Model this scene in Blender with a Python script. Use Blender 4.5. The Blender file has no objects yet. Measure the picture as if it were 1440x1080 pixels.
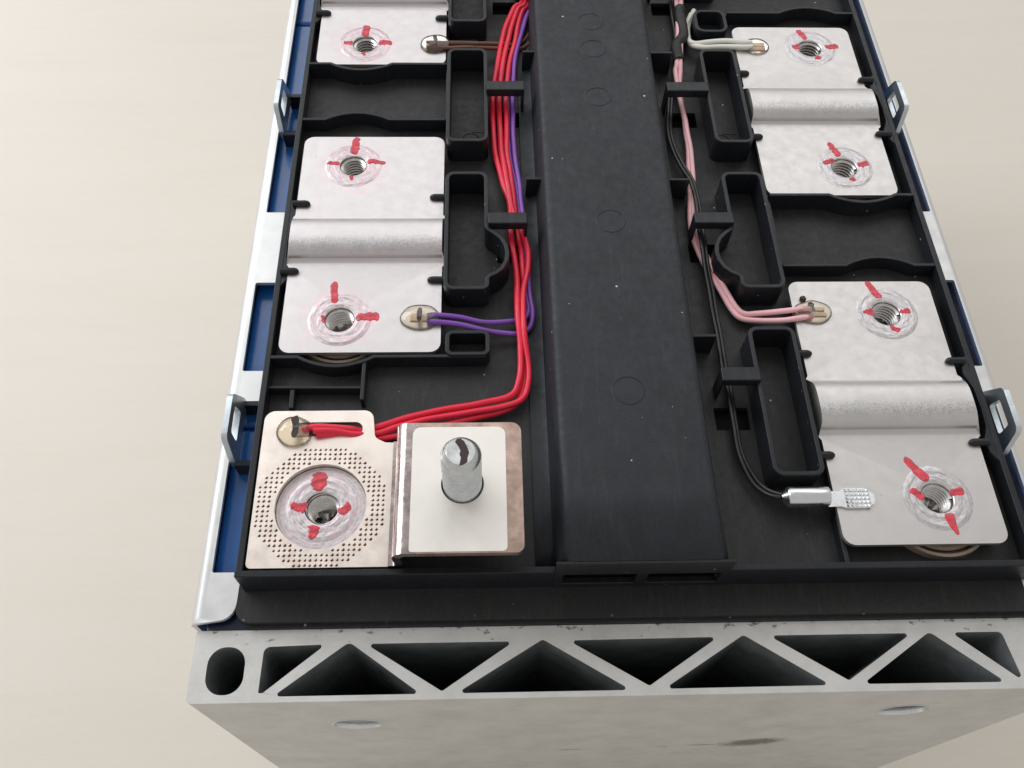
import bpy, bmesh, math, random
from mathutils import Vector, Matrix, noise
from mathutils.geometry import delaunay_2d_cdt

# ------------------------------------------------------------------ scene, camera, light (1 unit = 1 cm)
S = bpy.context.scene
S.unit_settings.system = 'METRIC'
S.unit_settings.scale_length = 0.01
COL = S.collection

cam_d = bpy.data.cameras.new('camera')
cam_d.sensor_width = 36.0
cam_d.lens = 1265.33 / 1440 * 36
cam_d.clip_start = 0.5
cam_d.clip_end = 2000
cam_d.dof.use_dof = True
cam_d.dof.focus_distance = 18.5
cam_d.dof.aperture_fstop = 15.0 
cam = bpy.data.objects.new('camera', cam_d)
COL.objects.link(cam)
cam.location = (-2.984, -6.960, 16.475)
cam.rotation_euler = (0.533, -0.024, -0.023)
S.camera = cam

world = bpy.data.worlds.new('World')
S.world = world
world.use_nodes = True
bg = world.node_tree.nodes['Background']
bg.inputs[0].default_value = (0.97, 0.95, 0.93, 1)
bg.inputs[1].default_value = 0.52


def area(name, loc, target, sx, sy, power, color):
    l = bpy.data.lights.new(name, 'AREA')
    l.shape = 'RECTANGLE'
    l.size, l.size_y = sx, sy
    l.energy = power
    l.color = color
    o = bpy.data.objects.new(name, l)
    o.location = loc
    o.rotation_euler = (Vector(target) - Vector(loc)).to_track_quat('-Z', 'Y').to_euler()
    COL.objects.link(o)
    return o


# room window beyond the left, and an added wide fill high beyond the module
area('window_light', (-88, 62, 62), (0, 4, -4), 95, 80, 82000, (0.93, 0.965, 1.0))
area('far_fill_light', (25, 130, 130), (0, 5, -4), 190, 110, 82000, (0.97, 0.985, 1.0))
S.view_settings.view_transform = 'Standard'
S.view_settings.look = 'None'
S.view_settings.exposure = 0.0
S.view_settings.gamma = 1.0

TABLE = -13.8
TOPEND = -1.1
RND = random.Random(7)

# ------------------------------------------------------------------ materials
def mat(name):
    m = bpy.data.materials.new(name)
    m.use_nodes = True
    return m, m.node_tree.nodes, m.node_tree.links, m.node_tree.nodes['Principled BSDF']


def nd(N, t, **kw):
    n = N.new(t)
    for k, v in kw.items():
        setattr(n, k, v)
    return n


def noise_tex(N, L, co, scale, detail=4, rough=0.6, dist=0.0):
    n = nd(N, 'ShaderNodeTexNoise')
    n.inputs['Scale'].default_value = scale
    n.inputs['Detail'].default_value = detail
    n.inputs['Roughness'].default_value = rough
    n.inputs['Distortion'].default_value = dist
    L.new(co, n.inputs['Vector'])
    return n.outputs['Fac']


def ramp(N, L, fac, stops):
    r = nd(N, 'ShaderNodeValToRGB')
    e = r.color_ramp.elements
    while len(e) < len(stops):
        e.new(0.5)
    for i, (p, c) in enumerate(stops):
        e[i].position = p
        e[i].color = (c[0], c[1], c[2], 1) if hasattr(c, '__len__') else (c, c, c, 1)
    L.new(fac, r.inputs[0])
    return r.outputs[0]


def mix(N, L, fac, a, b, blend='MIX'):
    m = nd(N, 'ShaderNodeMix', data_type='RGBA', blend_type=blend)
    for s, v in ((m.inputs[0], fac), (m.inputs[6], a), (m.inputs[7], b)):
        if isinstance(v, bpy.types.NodeSocket):
            L.new(v, s)
        elif hasattr(v, '__len__'):
            s.default_value = (v[0], v[1], v[2], 1)
        else:
            s.default_value = v
    return m.outputs[2]


def mth(N, L, op, a, b=None, c=None, clamp=False):
    m = nd(N, 'ShaderNodeMath', operation=op, use_clamp=clamp)
    for i, v in enumerate((a, b, c)):
        if v is None:
            continue
        if isinstance(v, bpy.types.NodeSocket):
            L.new(v, m.inputs[i])
        else:
            m.inputs[i].default_value = v
    return m.outputs[0]


def bump(N, L, P, h, strength, dist):
    b = nd(N, 'ShaderNodeBump')
    b.inputs['Strength'].default_value = strength
    b.inputs['Distance'].default_value = dist
    L.new(h, b.inputs['Height'])
    L.new(b.outputs[0], P.inputs['Normal'])
    return b


def coords(N):
    return nd(N, 'ShaderNodeTexCoord').outputs['Object']


def scaled(N, L, co, s):
    m = nd(N, 'ShaderNodeMapping')
    m.inputs['Scale'].default_value = s
    L.new(co, m.inputs['Vector'])
    return m.outputs[0]


def simple(name, col, rough=0.5, metal=0.0, var=0.15, nscale=3.0, bscale=40, bstr=0.15, bdist=0.01, spec=0.5, coat=0):
    m, N, L, P = mat(name)
    co = coords(N)
    n = noise_tex(N, L, co, nscale, 5)
    c = ramp(N, L, n, [(0.3, [x * (1 - var) for x in col]), (0.7, [min(1, x * (1 + var)) for x in col])])
    L.new(c, P.inputs['Base Color'])
    r = ramp(N, L, noise_tex(N, L, co, nscale * 2.3, 5), [(0.3, max(0, rough - 0.08)), (0.7, min(1, rough + 0.08))])
    L.new(r, P.inputs['Roughness'])
    P.inputs['Metallic'].default_value = metal
    P.inputs['Specular IOR Level'].default_value = spec
    if coat:
        P.inputs['Coat Weight'].default_value = coat
        P.inputs['Coat Roughness'].default_value = 0.12
    if bstr:
        bump(N, L, P, noise_tex(N, L, co, bscale, 3), bstr, bdist)
    return m


def plastic_black(name, col=(0.013, 0.013, 0.0135), rough=0.42, dust=1.0):
    m, N, L, P = mat(name)
    geo = nd(N, 'ShaderNodeNewGeometry')
    tc = coords(N)
    n = noise_tex(N, L, tc, 1.3, 6)
    base = ramp(N, L, n, [(0.3, [x * 0.85 for x in col]), (0.72, [x * 1.3 for x in col])])
    # grey dust specks
    v = nd(N, 'ShaderNodeTexVoronoi')
    v.inputs['Scale'].default_value = 4.2
    L.new(tc, v.inputs['Vector'])
    sep = nd(N, 'ShaderNodeSeparateColor')
    L.new(v.outputs['Color'], sep.inputs[0])
    size = mth(N, L, 'MULTIPLY', sep.outputs[0], 0.12)
    cl = noise_tex(N, L, tc, 0.9, 2)
    gate = mth(N, L, 'GREATER_THAN', sep.outputs[1], 0.55)
    gate2 = mth(N, L, 'GREATER_THAN', cl, 0.46)
    spot = mth(N, L, 'LESS_THAN', v.outputs['Distance'], size)
    spot = mth(N, L, 'MULTIPLY', mth(N, L, 'MULTIPLY', spot, gate), gate2)
    spot = mth(N, L, 'MULTIPLY', spot, mth(N, L, 'MULTIPLY', sep.outputs[2], 1.1 * dust))
    # fine film of dust
    film = ramp(N, L, noise_tex(N, L, tc, 22, 8, 0.75), [(0.5, 0.0), (0.8, 0.10 * dust)])
    sm = ramp(N, L, noise_tex(N, L, scaled(N, L, tc, (2.4, 0.35, 1)), 2.5, 7, 0.75, 1.0), [(0.52, 0.0), (0.74, 0.07 * dust)])
    film = mth(N, L, 'MAXIMUM', film, sm)
    c = mix(N, L, film, base, (0.34, 0.34, 0.33))
    c = mix(N, L, spot, c, (0.55, 0.53, 0.49))
    L.new(c, P.inputs['Base Color'])
    P.inputs['Specular IOR Level'].default_value = 0.36
    r = ramp(N, L, noise_tex(N, L, tc, 5, 5), [(0.3, rough - 0.06), (0.7, rough + 0.1)])
    L.new(r, P.inputs['Roughness'])
    bump(N, L, P, noise_tex(N, L, tc, 70, 2), 0.12, 0.006)
    return m


def plate_metal(name, hx, pink, tint=(0.655, 0.645, 0.64)):
    """satin nickel/aluminium busbar; two weld centres at local (hx, +-2.25) with marker smear"""
    m, N, L, P = mat(name)
    co = coords(N)
    sx = nd(N, 'ShaderNodeSeparateXYZ')
    L.new(co, sx.inputs[0])
    dx = mth(N, L, 'SUBTRACT', sx.outputs[0], hx)
    dy = mth(N, L, 'SUBTRACT', mth(N, L, 'ABSOLUTE', sx.outputs[1]), 2.25)
    r2 = mth(N, L, 'SQRT', mth(N, L, 'ADD', mth(N, L, 'MULTIPLY', dx, dx), mth(N, L, 'MULTIPLY', dy, dy)))
    wob = mth(N, L, 'MULTIPLY_ADD', noise_tex(N, L, co, 2.2, 4), 1.5, -0.75)
    rr = mth(N, L, 'ADD', r2, wob)
    near = ramp(N, L, rr, [(0.35, 0.5 * pink), (0.75, 0.34 * pink), (1.0, 0.13 * pink)])
    near.node.color_ramp.elements[2].position = 1.0
    fine = ramp(N, L, noise_tex(N, L, co, 7, 6, 0.7), [(0.35, 0.25), (0.7, 1.0)])
    fac = mth(N, L, 'MULTIPLY', near, fine)
    far = ramp(N, L, noise_tex(N, L, co, 0.7, 3), [(0.4, 0.0), (0.75, 0.16 * pink)])
    fac = mth(N, L, 'MAXIMUM', fac, far)
    base = ramp(N, L, noise_tex(N, L, co, 1.6, 6), [(0.25, [t * 0.93 for t in tint]), (0.75, tint)])
    # small scuffs and specks
    st = ramp(N, L, noise_tex(N, L, scaled(N, L, co, (1, 5, 1)), 9, 6, 0.8), [(0.62, 0.0), (0.74, 0.35)])
    base = mix(N, L, st, base, (0.50, 0.48, 0.46))
    vo = nd(N, 'ShaderNodeTexVoronoi')
    vo.inputs['Scale'].default_value = 3.0
    L.new(co, vo.inputs['Vector'])
    vs_ = nd(N, 'ShaderNodeSeparateColor')
    L.new(vo.outputs['Color'], vs_.inputs[0])
    speck = mth(N, L, 'LESS_THAN', vo.outputs['Distance'], mth(N, L, 'MULTIPLY', vs_.outputs[0], 0.09))
    speck = mth(N, L, 'MULTIPLY', speck, mth(N, L, 'MULTIPLY', vs_.outputs[1], 0.5))
    base = mix(N, L, speck, base, (0.25, 0.23, 0.22))
    # dark speckle painted on the near flank of the fold as its shading
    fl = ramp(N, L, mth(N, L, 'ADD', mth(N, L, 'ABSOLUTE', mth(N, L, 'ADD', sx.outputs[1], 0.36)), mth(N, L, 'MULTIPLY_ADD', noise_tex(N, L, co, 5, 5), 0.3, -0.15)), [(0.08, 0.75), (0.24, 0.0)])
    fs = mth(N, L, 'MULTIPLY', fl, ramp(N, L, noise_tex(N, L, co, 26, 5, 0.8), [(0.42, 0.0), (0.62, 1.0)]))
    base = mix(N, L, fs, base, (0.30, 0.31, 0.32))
    scr = noise_tex(N, L, scaled(N, L, co, (0.5, 14, 1)), 4, 4, 0.6, 0.4)
    base = mix(N, L, ramp(N, L, scr, [(0.60, 0.0), (0.72, 0.22)]), base, (0.88, 0.88, 0.88))
    c = mix(N, L, fac, base, (0.86, 0.42, 0.50))
    L.new(c, P.inputs['Base Color'])
    P.inputs['Metallic'].default_value = 0.80
    r = ramp(N, L, noise_tex(N, L, co, 3.5, 6), [(0.3, 0.34), (0.7, 0.48)])
    L.new(r, P.inputs['Roughness'])
    h = mth(N, L, 'ADD', noise_tex(N, L, scaled(N, L, co, (1, 3, 1)), 30, 4), mth(N, L, 'MULTIPLY', noise_tex(N, L, co, 3, 3), 2.0))
    bump(N, L, P, h, 0.10, 0.02)
    return m


def weld_metal(name, pink):
    m, N, L, P = mat(name)
    co = coords(N)
    f = ramp(N, L, noise_tex(N, L, co, 4.5, 5, 0.7), [(0.36, 0.0), (0.68, 0.75 * pink)])
    base = ramp(N, L, noise_tex(N, L, co, 9, 5), [(0.3, (0.55, 0.55, 0.55)), (0.7, (0.72, 0.72, 0.72))])
    s = nd(N, 'ShaderNodeSeparateXYZ')
    L.new(co, s.inputs[0])
    r_ = mth(N, L, 'SQRT', mth(N, L, 'ADD', mth(N, L, 'MULTIPLY', s.outputs[0], s.outputs[0]), mth(N, L, 'MULTIPLY', s.outputs[1], s.outputs[1])))
    ph = mth(N, L, 'ADD', mth(N, L, 'MULTIPLY', r_, 95.0), mth(N, L, 'MULTIPLY', noise_tex(N, L, co, 3, 3), 9.0))
    rg = mth(N, L, 'MULTIPLY', mth(N, L, 'MULTIPLY_ADD', mth(N, L, 'SINE', ph), 0.5, 0.5), ramp(N, L, noise_tex(N, L, co, 8, 4), [(0.40, 0.0), (0.62, 0.55)]))
    base = mix(N, L, rg, base, (0.30, 0.29, 0.29))
    c = mix(N, L, f, base, (0.86, 0.36, 0.46))
    L.new(c, P.inputs['Base Color'])
    P.inputs['Metallic'].default_value = 0.7
    L.new(ramp(N, L, noise_tex(N, L, co, 12, 3), [(0.3, 0.30), (0.7, 0.5)]), P.inputs['Roughness'])
    bump(N, L, P, noise_tex(N, L, co, 11, 4), 0.25, 0.02)
    return m


def end_metal():
    m, N, L, P = mat('end_plate_aluminium')
    co = coords(N)
    g = nd(N, 'ShaderNodeNewGeometry')
    base = ramp(N, L, noise_tex(N, L, co, 0.9, 8, 0.7), [(0.30, (0.56, 0.55, 0.53)), (0.52, (0.65, 0.642, 0.62)), (0.7, (0.71, 0.70, 0.68))])
    streak = noise_tex(N, L, scaled(N, L, co, (0.35, 1, 5)), 6, 5, 0.7)
    base = mix(N, L, ramp(N, L, streak, [(0.5, 0.0), (0.8, 0.22)]), base, (0.46, 0.44, 0.41))
    # dirt blotches: more of them along the module side of the rim
    s = nd(N, 'ShaderNodeSeparateXYZ')
    L.new(co, s.inputs[0])
    v = noise_tex(N, L, scaled(N, L, co, (1.0, 1.6, 1.6)), 3.6, 4, 0.6)
    edge = mth(N, L, 'MULTIPLY_ADD', s.outputs[1], 0.35, 1.0, clamp=True)     # local y of the rim: -2.12 .. -3.46
    blot = mth(N, L, 'SUBTRACT', v, mth(N, L, 'SUBTRACT', 0.84, edge))
    bl = ramp(N, L, blot, [(0.0, 0.0), (0.05, 0.75)])
    c = mix(N, L, bl, base, (0.13, 0.10, 0.085))
    # a few long scuffs on the front face
    for (cx, cz, w, hh, rot, st) in ((3.55, -5.75, 0.95, 0.60, 0.5, 0.9), (2.35, -6.0, 0.5, 0.12, 0.1, 0.55),
                                    (-0.9, -6.3, 0.45, 0.12, 0.1, 0.4), (1.4, -6.15, 0.2, 0.1, 0, 0.45)):
        dx = mth(N, L, 'SUBTRACT', s.outputs[0], cx)
        dz = mth(N, L, 'SUBTRACT', s.outputs[2], cz)
        u = mth(N, L, 'ADD', mth(N, L, 'MULTIPLY', dx, math.cos(rot)), mth(N, L, 'MULTIPLY', dz, math.sin(rot)))
        w2 = mth(N, L, 'SUBTRACT', mth(N, L, 'MULTIPLY', dz, math.cos(rot)), mth(N, L, 'MULTIPLY', dx, math.sin(rot)))
        u = mth(N, L, 'DIVIDE', u, w)
        w2 = mth(N, L, 'DIVIDE', w2, hh)
        rr = mth(N, L, 'SQRT', mth(N, L, 'ADD', mth(N, L, 'MULTIPLY', u, u), mth(N, L, 'MULTIPLY', w2, w2)))
        rr = mth(N, L, 'ADD', rr, mth(N, L, 'MULTIPLY_ADD', noise_tex(N, L, scaled(N, L, co, (1.2, 1, 4)), 3.2, 5, 0.7), 1.7, -0.85))
        c = mix(N, L, ramp(N, L, rr, [(0.5, st), (0.95, 0.0)]), c, (0.17, 0.14, 0.12))
    L.new(c, P.inputs['Base Color'])
    P.inputs['Metallic'].default_value = 0.40
    L.new(ramp(N, L, noise_tex(N, L, co, 5, 5), [(0.3, 0.42), (0.7, 0.6)]), P.inputs['Roughness'])
    bump(N, L, P, noise_tex(N, L, co, 18, 6, 0.7), 0.25, 0.02)
    return m


def table_wood():
    m, N, L, P = mat('pale_table_laminate')
    co = coords(N)
    mp = nd(N, 'ShaderNodeMapping')
    mp.inputs['Rotation'].default_value = (0, 0, math.radians(-8))
    mp.inputs['Scale'].default_value = (0.16, 1.0, 1)
    L.new(co, mp.inputs['Vector'])
    g1 = noise_tex(N, L, mp.outputs[0], 0.55, 8, 0.6, 0.6)
    g2 = noise_tex(N, L, mp.outputs[0], 3.2, 6, 0.7, 0.3)
    g3 = noise_tex(N, L, mp.outputs[0], 16, 4, 0.7, 0.2)
    h = mth(N, L, 'ADD', mth(N, L, 'ADD', mth(N, L, 'MULTIPLY', g1, 0.40), mth(N, L, 'MULTIPLY', g2, 0.32)), mth(N, L, 'MULTIPLY', g3, 0.28))
    c = ramp(N, L, h, [(0.34, (0.73, 0.67, 0.585)), (0.5, (0.758, 0.70, 0.617)), (0.66, (0.775, 0.722, 0.642))])
    L.new(c, P.inputs['Base Color'])
    L.new(ramp(N, L, g2, [(0.3, 0.42), (0.7, 0.55)]), P.inputs['Roughness'])
    bump(N, L, P, h, 0.08, 0.03)
    return m


M = {}
M['black'] = plastic_black('black_plastic', (0.020, 0.0195, 0.0195), 0.50)
M['black_wall'] = plastic_black('black_plastic_moulding', (0.011, 0.0125, 0.016), 0.38, 0.5)
M['duct'] = plastic_black('black_plastic_duct', (0.017, 0.020, 0.025), 0.50, 0.9)
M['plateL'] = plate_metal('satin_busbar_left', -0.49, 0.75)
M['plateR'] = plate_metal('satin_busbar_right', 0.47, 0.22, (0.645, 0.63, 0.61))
M['weldL'] = weld_metal('weld_left', 0.60)
M['weldR'] = weld_metal('weld_right', 0.18)
M['thread'] = simple('threaded_steel', (0.62, 0.60, 0.58), 0.28, 1.0, 0.15, 6, 60, 0.1)
M['stud'] = simple('zinc_stud', (0.68, 0.70, 0.70), 0.27, 0.95, 0.12, 5, 20, 0.05, 0.01)
M['copper'] = simple('tinned_copper', (0.90, 0.81, 0.735), 0.36, 0.9, 0.06, 1.5, 30, 0.10, 0.01)
M['pit'] = simple('pit_patina', (0.42, 0.23, 0.16), 0.6, 0.3, 0.2)
M['brown_copper'] = simple('bare_copper', (0.50, 0.37, 0.31), 0.30, 0.95, 0.35, 2.6, 25, 0.04, 0.01)
M['step'] = simple('worn_copper_step', (0.52, 0.44, 0.43), 0.20, 1.0, 0.35, 2.8, 6, 0.2, 0.02)
M['tin'] = simple('tin_plating', (0.90, 0.865, 0.81), 0.45, 0.6, 0.03, 1.5, 25, 0.08, 0.01)
M['disc'] = weld_metal('terminal_disc', 0.42)
M['paint'] = simple('red_marker', (0.72, 0.06, 0.09), 0.42, 0.0, 0.4, 6, 20, 0.4, 0.01)
_p = M['paint'].node_tree
_a = ramp(_p.nodes, _p.links, noise_tex(_p.nodes, _p.links, scaled(_p.nodes, _p.links, coords(_p.nodes), (1, 1.6, 1)), 7, 6, 0.75, 0.5), [(0.36, 0.45), (0.52, 1.0)])
_p.links.new(_a, _p.nodes['Principled BSDF'].inputs['Alpha'])
M['red'] = simple('red_insulation', (0.84, 0.022, 0.06), 0.33, 0.0, 0.06, 2, 30, 0.05)
M['purple'] = simple('purple_insulation', (0.22, 0.075, 0.42), 0.35, 0.0, 0.06, 2, 30, 0.05)
M['pink'] = simple('pink_insulation', (0.92, 0.52, 0.55), 0.38, 0.0, 0.05, 2, 30, 0.05)
M['brown'] = simple('brown_insulation', (0.17, 0.065, 0.035), 0.4, 0.0, 0.1, 2, 30, 0.05)
M['white'] = simple('white_insulation', (0.78, 0.77, 0.70), 0.42, 0.0, 0.05, 2, 30, 0.05)
M['blackwire'] = simple('black_insulation', (0.018, 0.018, 0.018), 0.35, 0.0, 0.1, 2, 30, 0.05)
M['sleeve'] = simple('black_sleeve', (0.014, 0.014, 0.014), 0.55, 0.0, 0.1, 2, 20, 0.4)
M['end'] = end_metal()
M['hollow'] = simple('dark_grey_hollow', (0.30, 0.32, 0.325), 0.34, 0.35, 0.3, 2, 20, 0.15, 0.01, 0.8)  # darker grey for the walls inside the end plate cut-outs
M['side'] = simple('silver_side_sheet', (0.74, 0.74, 0.735), 0.42, 0.6, 0.05, 1.2, 25, 0.12, 0.01)
M['loop'] = simple('zinc_loop', (0.62, 0.68, 0.72), 0.34, 0.85, 0.08, 3, 20, 0.2)
M['blue'] = simple('blue_cell_wrap', (0.022, 0.15, 0.50), 0.22, 0.0, 0.12, 0.8, 8, 0.12, 0.02, coat=0.5)
M['ring'] = simple('beige_terminal_ring', (0.40, 0.32, 0.24), 0.5, 0.0, 0.08, 2)
M['ring_dark'] = simple('brown_terminal_groove', (0.10, 0.06, 0.045), 0.5, 0.0, 0.1, 2)
M['film'] = simple('dark_blue_film', (0.008, 0.015, 0.045), 0.25, 0.0, 0.2, 1, 10, 0.2, 0.02)
M['crimp'] = simple('crimp_steel', (0.78, 0.79, 0.80), 0.24, 1.0, 0.04, 4, 15, 0.03)
M['dark'] = simple('dark_pen_mark', (0.035, 0.02, 0.018), 0.45, 0.0, 0.2, 6)
M['pad'] = simple('contact_pad', (0.56, 0.40, 0.30), 0.4, 0.5, 0.15, 5)
M['table'] = table_wood()
mr, Nr, Lr, Pr = mat('clear_resin')
Nr.remove(Pr)
tr = nd(Nr, 'ShaderNodeBsdfTransparent')
tr.inputs[0].default_value = (0.985, 0.965, 0.91, 1)
gl = nd(Nr, 'ShaderNodeBsdfGlossy')
gl.inputs['Roughness'].default_value = 0.07
fr = nd(Nr, 'ShaderNodeFresnel')
fr.inputs['IOR'].default_value = 1.28
bp = nd(Nr, 'ShaderNodeBump')
bp.inputs['Strength'].default_value = 0.2
bp.inputs['Distance'].default_value = 0.03
Lr.new(noise_tex(Nr, Lr, coords(Nr), 5, 2), bp.inputs['Height'])
Lr.new(bp.outputs[0], gl.inputs['Normal'])
Lr.new(bp.outputs[0], fr.inputs['Normal'])
ms_ = nd(Nr, 'ShaderNodeMixShader')
Lr.new(mth(Nr, Lr, 'ADD', fr.outputs[0], 0.06), ms_.inputs[0])
Lr.new(tr.outputs[0], ms_.inputs[1])
Lr.new(gl.outputs[0], ms_.inputs[2])
Lr.new(ms_.outputs[0], Nr['Material Output'].inputs['Surface'])
M['resin'] = mr

# ------------------------------------------------------------------ helpers
WORLD = {}


def link(o, loc, parent):
    COL.objects.link(o)
    if parent is not None:
        o.parent = parent
        p = WORLD[parent.name]
    else:
        p = Vector((0, 0, 0))
    o.location = Vector(loc) - p
    WORLD[o.name] = Vector(loc)
    return o


class MB:
    """collects geometry in world cm; build() makes ONE mesh object whose origin is loc"""
    def __init__(s):
        s.v, s.f, s.mi = [], [], []

    def add(s, vs, fs, mi=0):
        n = len(s.v)
        s.v += [tuple(v) for v in vs]
        s.f += [tuple(i + n for i in f) for f in fs]
        s.mi += [mi] * len(fs)

    def box(s, x0, x1, y0, y1, z0, z1, mi=0):
        vs = [(x, y, z) for z in (z0, z1) for y in (y0, y1) for x in (x0, x1)]
        s.add(vs, [(0, 2, 3, 1), (4, 5, 7, 6), (0, 1, 5, 4), (2, 6, 7, 3), (0, 4, 6, 2), (1, 3, 7, 5)], mi)

    def wall(s, path, t, z0, z1, closed=False):
        P = [Vector(p) for p in path]
        n = len(P)
        A, B = [], []
        for i in range(n):
            a = P[i - 1] if (i or closed) else None
            b = P[(i + 1) % n] if (i < n - 1 or closed) else None
            d1 = (P[i] - a).normalized() if a is not None else None
            d2 = (b - P[i]).normalized() if b is not None else None
            d1 = d1 or d2
            d2 = d2 or d1
            n1, n2 = Vector((-d1.y, d1.x)), Vector((-d2.y, d2.x))
            m = (n1 + n2).normalized()
            k = t / 2 / max(0.35, m.dot(n1))
            A.append(P[i] + m * k)
            B.append(P[i] - m * k)
        zf0 = z0 if callable(z0) else (lambda i: z0)
        zf1 = z1 if callable(z1) else (lambda i: z1)
        vs = []
        for i in range(n):
            vs += [(A[i].x, A[i].y, zf0(i)), (B[i].x, B[i].y, zf0(i)), (B[i].x, B[i].y, zf1(i)), (A[i].x, A[i].y, zf1(i))]
        fs = []
        for i in range(n if closed else n - 1):
            j = (i + 1) % n
            for k in range(4):
                l = (k + 1) % 4
                fs.append((i * 4 + k, j * 4 + k, j * 4 + l, i * 4 + l))
        if not closed:
            fs += [(0, 1, 2, 3), (n * 4 - 1, n * 4 - 2, n * 4 - 3, n * 4 - 4)]
        s.add(vs, fs)

    def tube(s, path, r, n=10, cap=True):
        P = [Vector(p) for p in path]
        up = Vector((0, 0, 1))
        rings = []
        prev = None
        for i, p in enumerate(P):
            d = (P[min(i + 1, len(P) - 1)] - P[max(i - 1, 0)]).normalized()
            if prev is None:
                a = d.cross(up)
                if a.length < 1e-3:
                    a = d.cross(Vector((0, 1, 0)))
                a.normalize()
            else:
                a = (prev - d * prev.dot(d)).normalized()
            prev = a
            b = d.cross(a)
            rr = r(i / (len(P) - 1)) if callable(r) else r
            rings.append([p + (a * math.cos(t) + b * math.sin(t)) * rr for t in [2 * math.pi * k / n for k in range(n)]])
        vs = [v for R in rings for v in R]
        fs = [(i * n + k, i * n + (k + 1) % n, (i + 1) * n + (k + 1) % n, (i + 1) * n + k) for i in range(len(P) - 1) for k in range(n)]
        if cap:
            fs += [tuple(range(n))[::-1], tuple((len(P) - 1) * n + k for k in range(n))]
        s.add(vs, fs)

    def lathe(s, prof, c, n=48, axis='z', disp=None, mi=0, helix=0.0, close=False):
        vs, fs = [], []
        m = len(prof)
        for k in range(n):
            t = 2 * math.pi * k / n
            for (r, z) in prof:
                if helix:
                    z = z + helix * k / n
                if disp:
                    z += disp(r * math.cos(t), r * math.sin(t), r)
                x, y = r * math.cos(t), r * math.sin(t)
                if axis == 'z':
                    vs.append((c[0] + x, c[1] + y, c[2] + z))
                elif axis == 'x':
                    vs.append((c[0] + z, c[1] + x, c[2] + y))
                else:
                    vs.append((c[0] + x, c[1] + z, c[2] + y))
        for k in range(n):
            j = (k + 1) % n
            for i in range(m - 1):
                fs.append((k * m + i, j * m + i, j * m + i + 1, k * m + i + 1))
        s.add(vs, fs, mi)

    def build(s, name, m, parent=None, loc=(0, 0, 0), smooth=35, bevel=0.0, seg=2, label=None, kind=None, fix=True):
        me = bpy.data.meshes.new(name)
        L = Vector(loc)
        me.from_pydata([Vector(v) - L for v in s.v], [], s.f)
        ms = m if isinstance(m, (list, tuple)) else [m]
        for x in ms:
            me.materials.append(x)
        for p, i in zip(me.polygons, s.mi):
            p.material_index = i
        if fix:
            bm = bmesh.new()
            bm.from_mesh(me)
            bmesh.ops.remove_doubles(bm, verts=bm.verts, dist=1e-5)
            bmesh.ops.recalc_face_normals(bm, faces=bm.faces)
            bm.to_mesh(me)
            bm.free()
        if smooth:
            me.shade_smooth()
            me.set_sharp_from_angle(angle=math.radians(smooth))
        o = bpy.data.objects.new(name, me)
        link(o, loc, parent)
        if bevel:
            b = o.modifiers.new('bevel', 'BEVEL')
            b.width = bevel
            b.segments = seg
            b.limit_method = 'ANGLE'
            b.angle_limit = math.radians(40)
            b.harden_normals = True
        if label:
            o['label'] = label
        if kind:
            o['kind'] = kind
        return o


def copy_part(o, loc, parent=None, off=None):
    """a copy of a part and of its sub-parts; loc is the world place of its origin"""
    c = o.copy()
    COL.objects.link(c)
    par = parent or o.parent
    c.parent = par
    c.location = Vector(loc) - WORLD[par.name]
    WORLD[c.name] = Vector(loc)
    for ch in list(o.children):
        d = ch.copy()
        COL.objects.link(d)
        d.parent = c
        WORLD[d.name] = WORLD[c.name] + d.location
    return c


def roundpoly(pts, r, seg=6):
    out = []
    n = len(pts)
    rs = r if isinstance(r, (list, tuple)) else [r] * n
    for i in range(n):
        p, a, b = Vector(pts[i]), Vector(pts[i - 1]), Vector(pts[(i + 1) % n])
        rr = rs[i]
        if rr <= 0:
            out.append(tuple(p))
            continue
        u, w = (a - p).normalized(), (b - p).normalized()
        ang = u.angle(w)
        d = min(rr / math.tan(ang / 2), (a - p).length * 0.49, (b - p).length * 0.49)
        rr = d * math.tan(ang / 2)
        c = p + (u + w).normalized() * (rr / math.sin(ang / 2))
        s0, s1 = p + u * d - c, p + w * d - c
        a0 = math.atan2(s0.y, s0.x)
        a1 = math.atan2(s1.y, s1.x)
        da = (a1 - a0 + math.pi) % (2 * math.pi) - math.pi
        for k in range(seg + 1):
            t = a0 + da * k / seg
            out.append((c.x + rr * math.cos(t), c.y + rr * math.sin(t)))
    return out


def rrect(x0, x1, y0, y1, r, seg=6):
    return roundpoly([(x0, y0), (x1, y0), (x1, y1), (x0, y1)], r, seg)


def circ(cx, cy, r, n=32, ry=None):
    return [(cx + r * math.cos(2 * math.pi * k / n), cy + (ry or r) * math.sin(2 * math.pi * k / n)) for k in range(n)]


def inside(p, poly):
    x, y = p
    r = False
    j = len(poly) - 1
    for i in range(len(poly)):
        xi, yi = poly[i]
        xj, yj = poly[j]
        if (yi > y) != (yj > y) and x < (xj - xi) * (y - yi) / (yj - yi) + xi:
            r = not r
        j = i
    return r


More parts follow.
